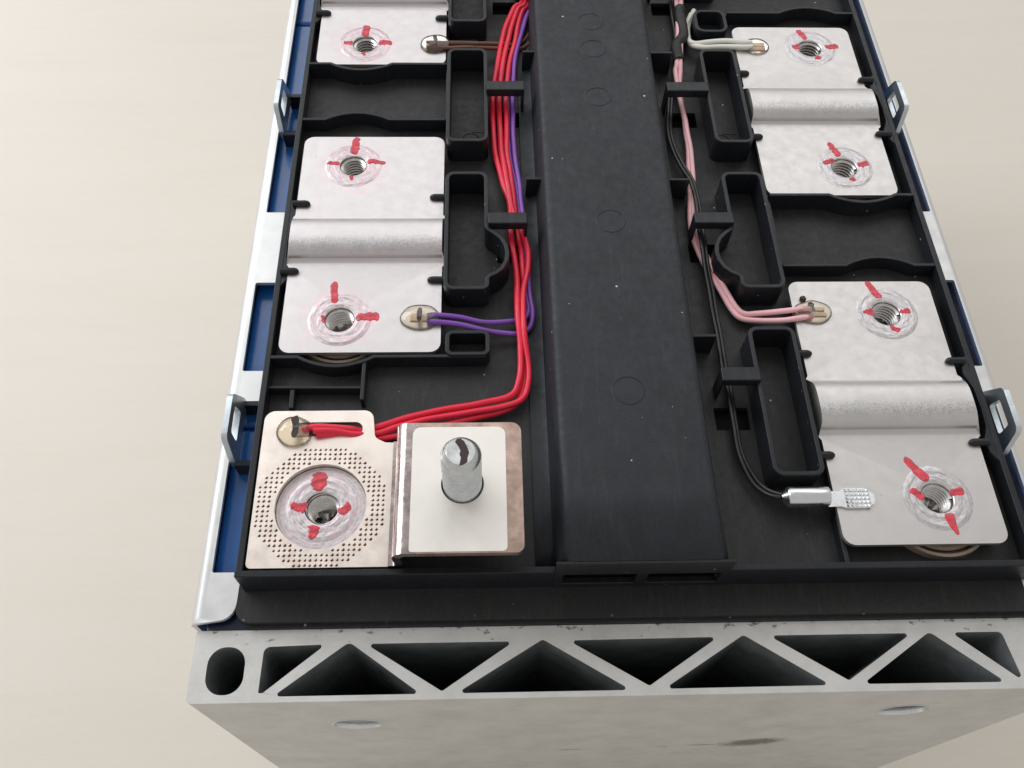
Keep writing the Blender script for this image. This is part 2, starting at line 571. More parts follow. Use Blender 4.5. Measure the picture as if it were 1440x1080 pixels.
def sheet(mb, outer, holes=(), z1=0.0, z0=-0.1, zf=None, lines=(), pits=(), pit_depth=0.04, to3=None, mi_side=0, mi_hole=0):
    """a flat piece with any outline and holes; zf(x,y) bends it; lines add bend rows; pits are punched dimples"""
    vs, es = [], []

    def loop(pts):
        n = len(vs)
        vs.extend(Vector(p) for p in pts)
        es.extend((n + i, n + (i + 1) % len(pts)) for i in range(len(pts)))
    loop(outer)
    for h in holes:
        loop(h)
    for p in pits:
        loop(p)
    for a, b in lines:
        n = len(vs)
        vs.extend((Vector(a), Vector(b)))
        es.append((n, n + 1))
    V, E, F, _, _, _ = delaunay_2d_cdt(vs, es, [], 0, 1e-6)
    tris = []
    hb = [(min(p[0] for p in h), max(p[0] for p in h), min(p[1] for p in h), max(p[1] for p in h), h) for h in list(holes) + list(pits)]
    for f in F:
        c = sum((V[i] for i in f), Vector((0, 0))) / len(f)
        if not inside(c, outer):
            continue
        if any(a < c.x < b and d < c.y < e and inside(c, h) for a, b, d, e, h in hb):
            continue
        # orient
        a, b, d = V[f[0]], V[f[1]], V[f[2]]
        if (b - a).cross(d - a) < 0:
            f = f[::-1]
        tris.append(tuple(f))
    zf = zf or (lambda x, y: 0.0)
    to3 = to3 or (lambda x, y, z: (x, y, z))
    n = len(V)
    top = [to3(v.x, v.y, z1 + zf(v.x, v.y)) for v in V]
    bot = [to3(v.x, v.y, z0 + zf(v.x, v.y)) for v in V]
    cnt = {}
    for t in tris:
        for i in range(3):
            e = (t[i], t[(i + 1) % 3])
            cnt[e] = 1
    bound = [e for e in cnt if (e[1], e[0]) not in cnt]
    pitb, holeb, outb = [], [], []

    def on(v, poly):
        return any((v - Vector(p)).length < 1e-4 for p in poly)
    pitkeys = set()
    for p in pits:
        for q in p:
            pitkeys.add((round(q[0], 4), round(q[1], 4)))
    hk = set()
    for p in holes:
        for q in p:
            hk.add((round(q[0], 4), round(q[1], 4)))
    for e in bound:
        k = (round(V[e[0]].x, 4), round(V[e[0]].y, 4))
        (pitb if k in pitkeys else holeb if k in hk else outb).append(e)
    base = len(mb.v)
    mb.add(top, tris)
    mb.add(bot, [])
    for e in outb + holeb:
        mb.f.append((base + e[1], base + e[0], base + n + e[0], base + n + e[1]))
        mb.mi.append(mi_hole if e in holeb else mi_side)
    for t in tris:
        mb.f.append(tuple(base + n + i for i in t[::-1]))
        mb.mi.append(0)
    for p in pits:
        cx = sum(q[0] for q in p) / len(p)
        cy = sum(q[1] for q in p) / len(p)
        vv = [to3(q[0], q[1], z1 + zf(*q)) for q in p] + [to3(cx, cy, z1 + zf(cx, cy) - pit_depth)]
        k = len(p)
        mb.add(vv, [(i, (i + 1) % k, k) for i in range(k)], 1)


def spline(pts, k=6):
    P = [Vector(p) for p in pts]
    P = [P[0] * 2 - P[1]] + P + [P[-1] * 2 - P[-2]]
    out = []
    for i in range(1, len(P) - 2):
        a, b, c, d = P[i - 1:i + 3]
        for j in range(k):
            t = j / k
            out.append(0.5 * ((2 * b) + (c - a) * t + (2 * a - 5 * b + 4 * c - d) * t * t + (3 * b - a - 3 * c + d) * t ** 3))
    out.append(P[-2])
    return out


def wall_profile_arc(x0, x1, y, cx, r, sgn, n=10):
    """a straight wall along x with a shallow bay of half width r round a terminal"""
    pts = [(x0, y)]
    for i in range(n + 1):
        t = i / n
        x = cx - r + 2 * r * t
        pts.append((x, y + sgn * 0.235 * math.sin(math.pi * t) ** 0.85))
    pts.append((x1, y))
    return pts


# ------------------------------------------------------------------ the table
mb = MB()
mb.box(-160, 160, -120, 220, TABLE - 3, TABLE)
tab = mb.build('table_top', M['table'], None, (0, 0, TABLE), bevel=0.2)
tab['kind'] = 'structure'

# ------------------------------------------------------------------ the battery module: one thing
module = bpy.data.objects.new('battery_module', None)
link(module, (0, 0, TABLE), None)
module['label'] = 'opened battery module with silver busbars, black plastic tray and red, purple and pink wires'
module['category'] = 'battery module'
YEND = 22.4
FL = -0.40           # tray floor

# ---- cells
proto = None
for i in range(5):
    y = i * 4.5
    if proto is None:
        mb = MB()
        mb.box(-8.45, 8.56, -2.08, 2.39, TABLE + 0.25, -1.22)
        proto = mb.build('cell', M['blue'], module, (0, 0, TABLE), bevel=0.12, seg=3)
    else:
        copy_part(proto, (0, y, TABLE))

# ---- end plate
mb = MB()
A = TOPEND
yb, yf = -2.10, -3.46
outer = roundpoly([(-8.56, yf), (8.74, yf), (8.74, yb), (-8.56, yb)], [0.10, 0.10, 0.05, 0.05], 4)
tri = [
    ([(-7.22, -2.43), (-6.12, -2.40), (-6.14, -2.47), (-7.15, -3.28), (-7.24, -3.29)], [0.12, 0.04, 0.04, 0.04, 0.03]),
    ([(-6.96, -3.35), (-5.60, -2.36), (-4.20, -3.35)], [0.04, 0.14, 0.04]),
    ([(-5.28, -2.40), (-2.42, -2.40), (-3.80, -3.31)], [0.04, 0.04, 0.06]),
    ([(-3.52, -3.35), (-1.86, -2.37), (-0.22, -3.35)], [0.04, 0.08, 0.04]),
    ([(-1.36, -2.40), (1.58, -2.38), (0.14, -3.28)], [0.04, 0.04, 0.06]),
    ([(0.42, -3.34), (2.08, -2.35), (3.62, -3.33)], [0.04, 0.08, 0.04]),
    ([(2.58, -2.37), (5.42, -2.37), (3.99, -3.25)], [0.04, 0.04, 0.06]),
    ([(4.24, -3.32), (5.78, -2.35), (7.02, -3.33)], [0.04, 0.12, 0.04]),
    ([(6.22, -2.37), (7.22, -2.37), (7.36, -3.22), (7.30, -3.26)], [0.04, 0.10, 0.04, 0.04]),
]
holes = [roundpoly(p, r, 4) for p, r in tri]
holes.append(rrect(-8.26, -7.55, -3.31, -2.42, 0.33, 8))
holes.append(rrect(7.68, 8.39, -3.29, -2.40, 0.33, 8))
sheet(mb, outer, holes, A, TABLE, mi_hole=1)
# open the front face: drop its wall quads, put a face with two round lug holes instead
keep = []
for f, mi in zip(mb.f, mb.mi):
    ys = [mb.v[i][1] for i in f]
    xs = [mb.v[i][0] for i in f]
    if len(f) == 4 and max(ys) < yf + 1e-3 and max(xs) - min(xs) > 5:
        continue
    keep.append((f, mi))
mb.f = [k[0] for k in keep]
mb.mi = [k[1] for k in keep]
fo = [(-8.46, A), (8.64, A), (8.64, TABLE), (-8.46, TABLE)]
hs = [circ(-5.66, -3.42, 0.50, 32), circ(5.78, -3.05, 0.50, 32)]
sub = MB()
sheet(sub, fo, hs, 0, -0.02, to3=lambda x, y, z: (x, yf - z * 0, y) if z > -0.01 else (x, yf + 0.02, y))
# keep only the front skin
n0 = len(mb.v)
mb.v += sub.v
for f in sub.f:
    if all(abs(sub.v[i][1] - yf) < 1e-6 for i in f):
        mb.f.append(tuple(i + n0 for i in f))
        mb.mi.append(0)
endp = mb.build('end_plate', [M['end'], M['hollow']], module, (0, 0, -1.1), smooth=30, bevel=0.035)
endp['label'] = 'grey aluminium end plate with triangular truss cut-outs'
for cx, cz in ((-5.66, -3.42), (5.78, -3.05)):
    mb = MB()
    prof = [(0.53, -0.003), (0.50, -0.010), (0.488, 0.02), (0.486, 0.06), (0.478, 0.09), (0.486, 0.13)]
    mb.lathe(prof, (cx, yf, cz), 40, axis='y')
    mb.build('mounting_bore', M['crimp'], endp, (cx, yf, cz), smooth=50)

# ---- side sheets with folded tabs
TZ = -0.85
for sgn in (-1, 1):
    mb = MB()
    tabs = [(-1.95, -1.02), (2.83, 3.64), (6.10, 8.28), (12.42 if sgn < 0 else 12.55, 12.43 if sgn < 0 else 12.56), (17.6, 18.6)]
    tabs = [t for t in tabs if t[1] - t[0] > 0.1]
    xo, xi, xt = (8.66, 8.36, 7.78) if sgn < 0 else (8.72, 8.50, 7.80)
    f0 = 8.42 if sgn < 0 else 8.53
    pts = [(xo, -2.02), (xo, YEND), (xi, YEND)]
    rs = [0.0, 0, 0]
    for a, b in reversed(tabs):
        bx = xi
        pts += [(xi, b), (xt, b), (xt, a), (xi, a)]
        rs += [0.05, 0.12, 0.12, 0.05]
    pts = pts[:-1]
    rs = rs[:-1]
    # front corner tab has one large round corner
    pts[-1] = (xt + 0.02, -1.95)
    rs[-1] = 0.34
    pts.append((8.58, -2.02))
    rs.append(0.0)
    pts = [(sgn * x, y) for x, y in pts]
    po = roundpoly(pts, rs, 5)

    def fold(x, y):
        d = (abs(x) - f0) / (xo - f0)
        return 0 if d <= 0 else -0.24 * (1 - math.sqrt(max(0, 1 - (min(d, 1) * 0.98) ** 2)))
    lines = [((sgn * x, -1.9), (sgn * x, YEND - 0.01)) for x in [f0 + (xo - f0) * q_ for q_ in (0, 0.2, 0.4, 0.6, 0.78, 0.92)]]
    sheet(mb, po, [], TZ, TZ - 0.10, zf=fold, lines=lines)
    mb.box(min(sgn * (xo - 0.002), sgn * (xo - 0.09)), max(sgn * (xo - 0.002), sgn * (xo - 0.09)), -2.0, YEND, TABLE + 0.02, TZ - 0.2)
    sp = mb.build('side_sheet', M['side'], module, (sgn * 8.5, 0, TZ), smooth=40)
    sp['label'] = ('silver side sheet with folded tabs left of the tray' if sgn < 0 else 'silver side sheet right of the tray')
    for y0 in (1.33, 10.95, 19.9):
        mb = MB()
        # upright loop: trapezoid with a rectangular hole, bent up from the sheet
        o2 = roundpoly([(y0, TZ - 0.1), (y0 + 1.55, TZ - 0.1), (y0 + 1.55, TZ + 0.12), (y0 + 1.26, -0.02), (y0 + 0.22, -0.02), (y0, TZ + 0.12)], [0, 0, 0.08, 0.16, 0.16, 0.08], 5)
        h2 = roundpoly([(y0 + 0.42, TZ + 0.22), (y0 + 1.15, TZ + 0.22), (y0 + 1.08, -0.24), (y0 + 0.46, -0.24)], 0.06, 3)
        xx = 8.27
        sheet(mb, o2, [h2], 0.06, -0.06, to3=lambda u, w, t, xx=xx, sgn=sgn: (sgn * (xx - 0.03 + 0.05 * (w + 0.85)) + t, u, w))
        mb.build('lock_loop', M['loop'], sp, (sgn * xx, y0, TZ), smooth=40, bevel=0.035)

# ---- tray: floor and frame
tray_mb = MB()
holes = []
for k in range(5):
    cy = 4.5 * k
    for sg in (-1, 1):
        holes.append(rrect(sg * 6.12 - 1.18, sg * 6.12 + 1.18, cy - 0.94, cy + 0.94, 0.92, 10))
for y in (6.30, 10.78, 15.3):
    holes.append(rrect(-2.62, -1.96, y, y + 0.55, 0.03, 2))
    holes.append(rrect(1.98, 2.72, y, y + 0.55, 0.03, 2))
holes.append(rrect(1.98, 2.72, 1.80, 2.35, 0.03, 2))
sheet(tray_mb, [(-7.6, -1.36), (-1.45, -1.36), (-1.45, 0.8), (1.52, 0.8), (1.52, -1.36), (7.65, -1.36), (7.65, YEND), (-7.6, YEND)], holes, FL, FL - 0.12)
tray = tray_mb.build('plastic_tray', M['black'], module, (0, 0, FL), smooth=35)
tray['label'] = 'black moulded plastic tray over the cells'

# black underlay seen through the slots of the floor
mb = MB()
mb.box(-7.55, 7.55, -1.3, YEND, -1.18, -0.80)
mb.build('black_underlay', M['sleeve'], module, (0, 0, -1.0))


def part(mb, name, loc=(0, 0, 0), m='black_wall', bevel=0.02, label=None, smooth=35):
    return mb.build(name, M[m], tray, loc, smooth=smooth, bevel=bevel, label=label)


# frame walls
WX = {-1: 7.60, 1: 7.69}
for sgn in (-1, 1):
    mb = MB()
    mb.wall([(sgn * WX[sgn], -1.30), (sgn * WX[sgn], YEND)], 0.13, -1.0, 0.0)
    part(mb, 'frame_wall')
    # pads of the wall beside each ridge
    for yr in ((6.67, 15.70) if sgn < 0 else (2.12, 11.12, 20.12)):
        mb = MB()
        e = WX[sgn] - 0.04
        q = [(e, -1.32), (e - 0.16, -1.10), (e - 0.20, -0.80), (e - 0.14, -0.66), (e - 0.07, -0.45), (e - 0.05, 0), (e - 0.07, 0.45),
             (e - 0.14, 0.66), (e - 0.20, 0.80), (e - 0.16, 1.10), (e, 1.32)]
        q = [(sgn * x, yr + y) for x, y in q]
        if sgn > 0:
            q = q[::-1]
        sheet(mb, q, [], -0.014, FL)
        part(mb, 'wall_pad', (sgn * e, yr, FL))
mb = MB()
FW = -1.34
mb.wall([(-7.68, FW), (-1.62, FW)], 0.13, -0.95, 0.004)
part(mb, 'frame_wall')
mb = MB()
mb.wall([(1.66, FW), (7.90, FW)], 0.13, -0.95, 0.004)
part(mb, 'frame_wall')
# shelf in front of the frame
mb = MB()
so = roundpoly([(-7.80, -2.02), (8.50, -2.02), (8.50, -1.30), (-7.80, -1.30)], [0.28, 0.10, 0.0, 0.0], 6)
sheet(mb, so, [], -0.86, -1.02)
so = roundpoly([(-7.70, -2.09), (8.45, -2.09), (8.45, -1.30), (-7.70, -1.30)], [0.22, 0.10, 0.0, 0.0], 6)
sheet(mb, so, [], -1.024, -1.08)
part(mb, 'front_shelf', (0, -1.7, -0.9), 'black')
mb = MB()
sheet(mb, roundpoly([(-8.36, -2.095), (8.45, -2.095), (8.45, -1.2), (-8.36, -1.2)], [0.1, 0.1, 0, 0], 4), [], -1.085, -1.2)
mb.build('insulation_film', M['film'], module, (0, -1.7, -1.1), bevel=0.03)
# black tongues beside each lock loop
for sgn in (-1, 1):
    for y0 in (1.30, 10.92, 19.87):
        mb = MB()
        x0, x1 = (sgn * 7.69, sgn * 8.22)
        xa, xb = min(x0, x1), max(x0, x1)
        for (ya, yb2, zt) in ((y0 - 0.03, y0 + 0.10, -0.78), (y0 + 1.42, y0 + 1.55, -0.80)):
            mb.box(xa, xb, ya, yb2, -1.3, zt)
        mb.box(min(sgn * 7.69, sgn * 7.86), max(sgn * 7.69, sgn * 7.86), y0 + 0.10, y0 + 1.42, -1.3, -0.95)
        part(mb, 'latch_tongue', (sgn * 7.9, y0, -1.0))

# divider walls with bays round the terminals
TH = 0.085


def arcwall(x0, x1, y, cx, sg, zt=0.0):
    mb = MB()
    mb.wall(wall_profile_arc(x0, x1, y, cx, 0.82, sg), TH, FL - 0.02, zt)
    return part(mb, 'divider_wall', ((x0 + x1) / 2, y, FL), bevel=0.018)


for (y, sg, zt) in ((12.65, -1, 0.09), (10.67, 1, -0.006), (19.6, 1, -0.006), (21.74, -1, 0.09)):
    arcwall(-7.54, -3.88, y, -6.15, sg, zt)
arcwall(-7.54, -2.90, 3.48, -6.15, -1, -0.006)
for (y, sg, zt) in ((8.00, -1, 0.10), (5.92, 1, -0.006), (14.95, 1, -0.006), (17.0, -1, 0.09)):
    arcwall(4.02, 7.62, y, 6.32, sg, zt)
mb = MB()
mb.wall([(-5.53, 3.42), (-5.53, 2.42)], 0.09, FL, -0.03)
part(mb, 'divider_wall', (-5.5, 3, FL))
mb = MB()
mb.wall([(-7.55, 2.80), (-5.58, 2.78)], 0.075, FL, -0.13)
part(mb, 'divider_wall', (-6.5, 2.8, FL))
mb = MB()
mb.wall([(-7.03, 2.76), (-7.02, 2.30)], 0.10, FL, -0.16)
part(mb, 'divider_wall', (-6.5, 2.8, FL))
mb = MB()
mb.wall([(4.06, -0.25), (4.06, -1.28)], 0.10, FL, lambda i: -0.13)
part(mb, 'divider_wall', (4.06, -0.8, FL))
mb = MB()
mb.wall([(-3.87, 10.67), (-3.87, 12.7)], 0.06, FL, -0.03)
part(mb, 'divider_wall', (-3.87, 11.7, FL))
mb = MB()
mb.wall([(4.03, 5.92), (4.03, 8.1)], 0.06, FL, -0.03)
part(mb, 'divider_wall', (4.03, 7.0, FL))


# pockets
def pocket(x0, x1, y0, y1, zt, bulge=0, r=0.17):
    """open black box; bulge = -1/+1 puts the round belly on that side"""
    o = 0.05
    a, b = x0 + o, x1 - o
    c, d = y0 + o, y1 - o
    if bulge == 0:
        pts = rrect(a, b, c, d, r, 5)
    else:
        bel = [(0.0, 5.36), (0.06, 5.43), (0.20, 5.50), (0.34, 5.63), (0.44, 5.84), (0.47, 6.06), (0.44, 6.28), (0.35, 6.48), (0.20, 6.64), (0.05, 6.76), (0.0, 6.86)]
        if bulge > 0:
            belly = [(b + x, y) for x, y in bel]
            pts = roundpoly([(a, c), (b, c)] + belly + [(b, d), (a, d)], [r, r * 0.7] + [0.06] * len(belly) + [r, r], 3)
        else:
            belly = [(a - x, y) for x, y in reversed(bel)]
            pts = roundpoly([(a, c), (b, c), (b, d), (a, d)] + belly, [r * 0.7, r, r, r] + [0.06] * len(belly), 3)
    mb = MB()
    mb.wall(pts, 0.10, FL - 0.02, zt, closed=True)
    return part(mb, 'pocket_wall', ((x0 + x1) / 2, (y0 + y1) / 2, FL), bevel=0.022)


ZP = 0.30
pA = pocket(-3.86, -2.80, 9.58, 13.02, ZP)
copy_part(pA, (-3.33, 11.3 + 4.52, FL), tray)
pocket(-3.85, -2.82, 5.03, 8.57, ZP + 0.003, bulge=1)
pocket(-3.80, -2.82, 3.46, 4.12, 0.04, r=0.12)
pR = pocket(2.89, 3.88, 9.55, 13.02, ZP)
pocket(2.85, 3.88, 5.04, 8.56, ZP + 0.003, bulge=-1)
pocket(2.79, 3.84, 0.42, 4.00, ZP)
pocket(3.02, 3.94, 14.05, 15.0, 0.04, r=0.22)
copy_part(pR, (3.385, 17.6, FL), tray)

# cable clips and ribs
for (x0, x1, y) in ((-2.84, -1.86, 11.45), (-2.84, -1.92, 7.0), (-2.84, -1.9, 16.0)):
    mb = MB()
    mb.box(x0, x1, y - 0.17, y + 0.17, 0.18, 0.42)
    mb.box(x1 - 0.07, x1, y - 0.165, y + 0.165, FL, 0.19)
    part(mb, 'cable_clip', (x0, y, 0.2), bevel=0.03)
for (x0, x1, y) in ((1.84, 2.93, 11.43), (2.0, 2.93, 7.0), (2.03, 2.86, 2.72), (1.9, 2.9, 16.0)):
    mb = MB()
    mb.box(x0, x1, y - 0.17, y + 0.17, 0.18, 0.42)
    mb.box(x0, x0 + 0.07, y - 0.165, y + 0.165, FL, 0.19)
    part(mb, 'cable_clip', (x0, y, 0.2), bevel=0.03)
for (x0, x1, y) in ((-1.86, -1.42, 12.92), (-1.90, -1.42, 8.36), (1.45, 2.18, 12.90), (1.45, 2.08, 8.33), (1.45, 2.10, 3.78), (-1.88, -1.42, 17.4), (1.45, 2.1, 17.4)):
    mb = MB()
    mb.box(x0, x1, y - 0.04, y + 0.04, FL, 0.28)
    part(mb, 'duct_rib', ((x0 + x1) / 2, y, FL), bevel=0.02)

# locating pegs over the busbar edges
pegs = [(-7.20, 7.77, 1), (-4.10, 7.97, -1), (-7.28, 5.75, 1), (-4.10, 5.49, -1), (-7.25, 14.75, 1), (-4.10, 14.56, -1),
        (4.08, 3.44, 1), (7.25, 3.23, -1), (4.08, 0.98, 1), (7.20, 1.24, -1), (4.11, 12.36, 1), (7.27, 12.12, -1), (4.09, 10.0, 1), (7.28, 10.11, -1)]
PEG = None
for (x, y, s) in pegs:
    if PEG is None:
        mb = MB()
        mb.tube([(-0.28, 0, 0), (-0.15, 0, 0), (0.02, 0, 0), (0.08, 0, 0), (0.115, 0, 0), (0.13, 0, 0)],
                lambda t: [0.085, 0.085, 0.085, 0.07, 0.042, 0.012][round(t * 5)], 14)
        me_o = mb.build('locating_peg', M['black_wall'], tray, (0, 0, 0), smooth=60)
        me_o.location = Vector((x, y, 0.035)) - WORLD[tray.name]
        WORLD[me_o.name] = Vector((x, y, 0.035))
        PEG = me_o
        if s < 0:
            PEG.rotation_euler.z = math.pi
    else:
        c = copy_part(PEG, (x, y, 0.035), tray)
        c.rotation_euler.z = 0 if s > 0 else math.pi

# ---- central duct
mb = MB()
sec = [(-1.98, FL + 0.005), (-1.98, FL + 0.07), (-1.76, FL + 0.07), (-1.64, FL + 0.12), (-1.50, 0.46), (-1.42, 0.53), (-1.32, 0.55), (1.38, 0.55), (1.48, 0.53), (1.53, 0.46),
       (1.62, FL + 0.07), (1.80, FL + 0.07), (1.80, FL + 0.005)]
sec_in = [(x * 0.955, z - 0.07) for x, z in sec[3:11]]
ys = [-1.38, 0, 2, 4, 6, 8, 10, 12, 14, 16, 18, 20, YEND]
vs = [(x, y, z) for y in ys for x, z in sec]
m = len(sec)
mb.add(vs, [(i * m + k, i * m + k + 1, (i + 1) * m + k + 1, (i + 1) * m + k) for i in range(len(ys) - 1) for k in range(m - 1)])
duct = mb.build('duct_cover', M['duct'], tray, (0, 0, FL), smooth=50)
duct['label'] = 'long raised black duct cover along the middle of the tray'
sol = duct.modifiers.new('shell', 'SOLIDIFY')
sol.thickness = 0.06
sol.offset = -1
# front brow of the duct with two vent slots under it
mb = MB()
mb.box(-1.66, 1.70, -1.44, -1.375, -0.06, 0.54)
mb.box(-1.60, 1.64, -1.373, -1.29, -0.06, 0.30)
mb.box(-1.66, -1.47, -1.42, -1.28, -0.95, -0.05)
mb.box(-0.06, 0.17, -1.42, -1.28, -0.95, -0.05)
mb.box(1.56, 1.70, -1.42, -1.28, -0.95, -0.05)
mb.box(-1.66, 1.70, -1.415, -1.275, -0.95, -0.66)
part(mb, 'duct_brow', (0, -1.35, 0.2), bevel=0.02)
# moulded ejector rings
for y in (13.78, 12.70, 10.88, 6.77, 2.25):
    mb = MB()
    mb.lathe([(0.315, 0.0), (0.325, 0.012), (0.345, 0.0)], (0, y, 0.549), 40)
    mb.build('ejector_mark', M['duct'], tray, (0, y, 0.55), smooth=60)
for x, y in ((-3.25, 10.35), (3.3, 10.3)):
    mb = MB()
    mb.lathe([(0.19, 0.0), (0.20, 0.015), (0.22, 0.0)], (x, y, FL), 30)
    mb.wall([(x + 0.42, y + 0.25), (x + 0.02, y + 0.25), (x + 0.02, y - 0.33), (x + 0.42, y - 0.33)], 0.02, FL, FL + 0.012)
    mb.build('ejector_mark', M['black'], tray, (x, y, FL), smooth=60)

# ------------------------------------------------------------------ cell terminals under the busbars
for sg in (-1, 1):
    for k in range(5):
        mb = MB()
        c = (sg * 6.14, 4.5 * k, -0.22)
        rs = 1.04 if (sg, k) == (1, 0) else (0.84 if (sg, k) in ((-1, 3), (1, 2)) else 0.97)
        mb.lathe([(q * rs, w) for q, w in [(0.40, -0.02), (0.86, -0.02), (0.88, 0.0), (0.93, 0.0), (0.95, -0.03)]], c, 64, mi=0)
        mb.lathe([(q * rs, w) for q, w in [(0.95, -0.03), (0.955, -0.10), (0.99, -0.10), (1.0, -0.03)]], c, 64, mi=1)
        mb.lathe([(q * rs, w) for q, w in [(1.0, -0.03), (1.03, 0.0), (1.08, -0.01), (1.10, -0.3), (1.12, -0.9)]], c, 64, mi=0)
        mb.build('terminal_ring', [M['ring'], M['ring_dark']], module, c, smooth=40)


# ------------------------------------------------------------------ busbars
def ring_h(r, x=0, y=0, seed=0):
    """height of the weld bead at radius r"""
    if r < 0.34 or r > 0.70:
        return 0.0
    a = 0.009 * math.exp(-((r - 0.60) / 0.04) ** 2) + 0.007 * math.exp(-((r - 0.44) / 0.06) ** 2)
    nn = noise.noise(Vector((r * 34, x / r * 3.5, seed + y / r * 3.5))) * 0.010 + noise.noise(Vector((x * 19, y * 19, seed + 3))) * 0.005
    w = min(1, (r - 0.34) / 0.05, (0.70 - r) / 0.05)
    return (a + nn * w + 0.008 * w)


def weld(cx, cy, z, parent, m, seed, rin=0.335, rout=0.70):
    mb = MB()
    prof = [(rin + (rout - rin) * k / 16, 0) for k in range(17)]
    mb.lathe(prof, (cx, cy, z), 88, disp=lambda x, y, r: ring_h(min(max(r, 0.341), 0.699), x, y, seed) * (0 if r > rout - 0.001 else 1) + 0.001)
    return mb.build('weld_bead', m, parent, (cx, cy, z), smooth=60)


def threaded_hole(cx, cy, z, parent, depth=0.62):
    mb = MB()
    p = 0.088
    prof = [(0.335, 0.004), (0.325, -0.004), (0.31, -0.03)]
    zz = -0.05
    while zz > -depth:
        prof += [(0.315, zz), (0.262, zz - p * 0.35), (0.262, zz - p * 0.45), (0.315, zz - p * 0.85)]
        zz -= p
    nseg = 48
    vs, fs = [], []
    m = len(prof)
    for k in range(nseg + 1):
        t = 2 * math.pi * k / nseg
        for i, (r, q) in enumerate(prof):
            h = -p * k / nseg if i > 2 else 0
            vs.append((cx + r * math.cos(t), cy + r * math.sin(t), z + q + h))
    for k in range(nseg):
        for i in range(m - 1):
            fs.append((k * m + i, (k + 1) * m + i, (k + 1) * m + i + 1, k * m + i + 1))
    mb.add(vs, fs)
    mb.lathe([(0.0, -depth + 0.05), (0.08, -depth + 0.05), (0.16, -depth + 0.05), (0.24, -depth + 0.05), (0.32, -depth + 0.06)], (cx, cy, z), 32, disp=lambda x, y, r: 0.09 * noise.noise(Vector((x * 9, y * 9, cx + cy))) if r > 0.01 else 0)
    return mb.build('threaded_hole', M['thread'], parent, (cx, cy, z), smooth=50, fix=False)


def mark(cx, cy, z, parent, shapes, seed):
    """marker strokes: (dx0,dy0,dx1,dy1,w0,w1) relative to the hole centre, draped on the weld"""
    for q, (x0, y0, x1, y1, w0, w1) in enumerate(shapes):
        mb = MB()
        n, m = 14, 8
        d = Vector((x1 - x0, y1 - y0))
        ln = d.length
        d.normalize()
        nrm = Vector((-d.y, d.x))
        grid = []
        for i in range(n + 1):
            t = i / n
            w = (w0 + (w1 - w0) * t) / 2
            w *= (1 - max(0, 1 - t * 6) ** 2 * 0.75) * (1 - max(0, 1 - (1 - t) * 6) ** 2 * 0.75)
            wa = w * (1 + 0.45 * noise.noise(Vector((t * 6, seed * 3.1 + q, 1))))
            wb = w * (1 + 0.45 * noise.noise(Vector((t * 6, seed * 3.1 + q, 7))))
            bend = 0.05 * noise.noise(Vector((t * 1.7, seed + q, 4)))
            row = []
            for j in range(m + 1):
                s = j / m * 2 - 1
                off = s * (wb if s > 0 else wa) + bend
                px = x0 + d.x * ln * t + nrm.x * off
                py = y0 + d.y * ln * t + nrm.y * off
                h = ring_h(math.hypot(px, py), px, py, seed) + (0.012 if abs(s) < 0.95 and 0 < i < n else -0.002)
                row.append((cx + px, cy + py, z + h))
            grid.append(row)
        vs = [v for r in grid for v in r]
        k = m + 1
        mb.add(vs, [(i * k + j, i * k + j + 1, (i + 1) * k + j + 1, (i + 1) * k + j) for i in range(n) for j in range(m)])
        mb.build('marker_stroke', M['paint'], parent, (cx + (x0 + x1) / 2, cy + (y0 + y1) / 2, z), smooth=60)


MARKS = {
    ('L', 0): [(-0.12, 0.78, -0.08, 0.36, 0.30, 0.26), (-0.62, 0.08, -0.30, -0.02, 0.13, 0.26), (0.31, -0.06, 0.58, 0.02, 0.14, 0.20), (-0.10, -0.36, -0.14, -0.66, 0.24, 0.12)],
    ('L', 1): [(-0.17, 1.05, -0.15, 0.42, 0.17, 0.17), (0.34, 0.02, 0.88, 0.10, 0.20, 0.26), (-0.40, 0.10, -0.33, -0.10, 0.10, 0.06)],
    ('L', 2): [(0.02, 0.98, 0.02, 0.36, 0.20, 0.22), (0.33, 0.12, 0.80, 0.08, 0.20, 0.10), (-0.66, 0.05, -0.33, 0.08, 0.10, 0.16), (-0.01, -0.34, -0.02, -0.50, 0.12, 0.06)],
    ('L', 3): [(-0.02, 0.78, 0.0, 0.30, 0.20, 0.20), (0.36, 0.02, 0.74, 0.06, 0.20, 0.24), (-0.58, 0.06, -0.33, 0.02, 0.12, 0.18), (0.0, -0.35, -0.01, -0.48, 0.14, 0.08)],
    ('R', 0): [(-0.44, 0.92, -0.12, 0.34, 0.15, 0.25), (-0.52, 0.18, -0.28, -0.02, 0.16, 0.18), (0.27, 0.10, 0.58, 0.14, 0.14, 0.20), (0.10, -0.33, 0.20, -0.80, 0.26, 0.08)],
    ('R', 1): [(-0.28, 0.90, -0.06, 0.38, 0.15, 0.20), (-0.54, 0.02, -0.28, 0.04, 0.07, 0.26), (0.31, 0.02, 0.56, 0.06, 0.10, 0.18), (0.0, -0.34, 0.17, -0.52, 0.12, 0.16)],
    ('R', 2): [(-0.24, 0.88, -0.06, 0.36, 0.15, 0.20), (-0.52, 0.12, -0.20, 0.26, 0.16, 0.14), (0.34, 0.08, 0.64, 0.12, 0.16, 0.20), (0.08, -0.34, 0.14, -0.48, 0.20, 0.10)],
    ('R', 3): [(-0.22, 0.76, -0.04, 0.34, 0.20, 0.16), (-0.50, 0.04, -0.27, 0.06, 0.14, 0.24), (0.42, 0.04, 0.82, 0.06, 0.18, 0.22), (0.10, -0.34, 0.22, -0.44, 0.22, 0.14)],
}


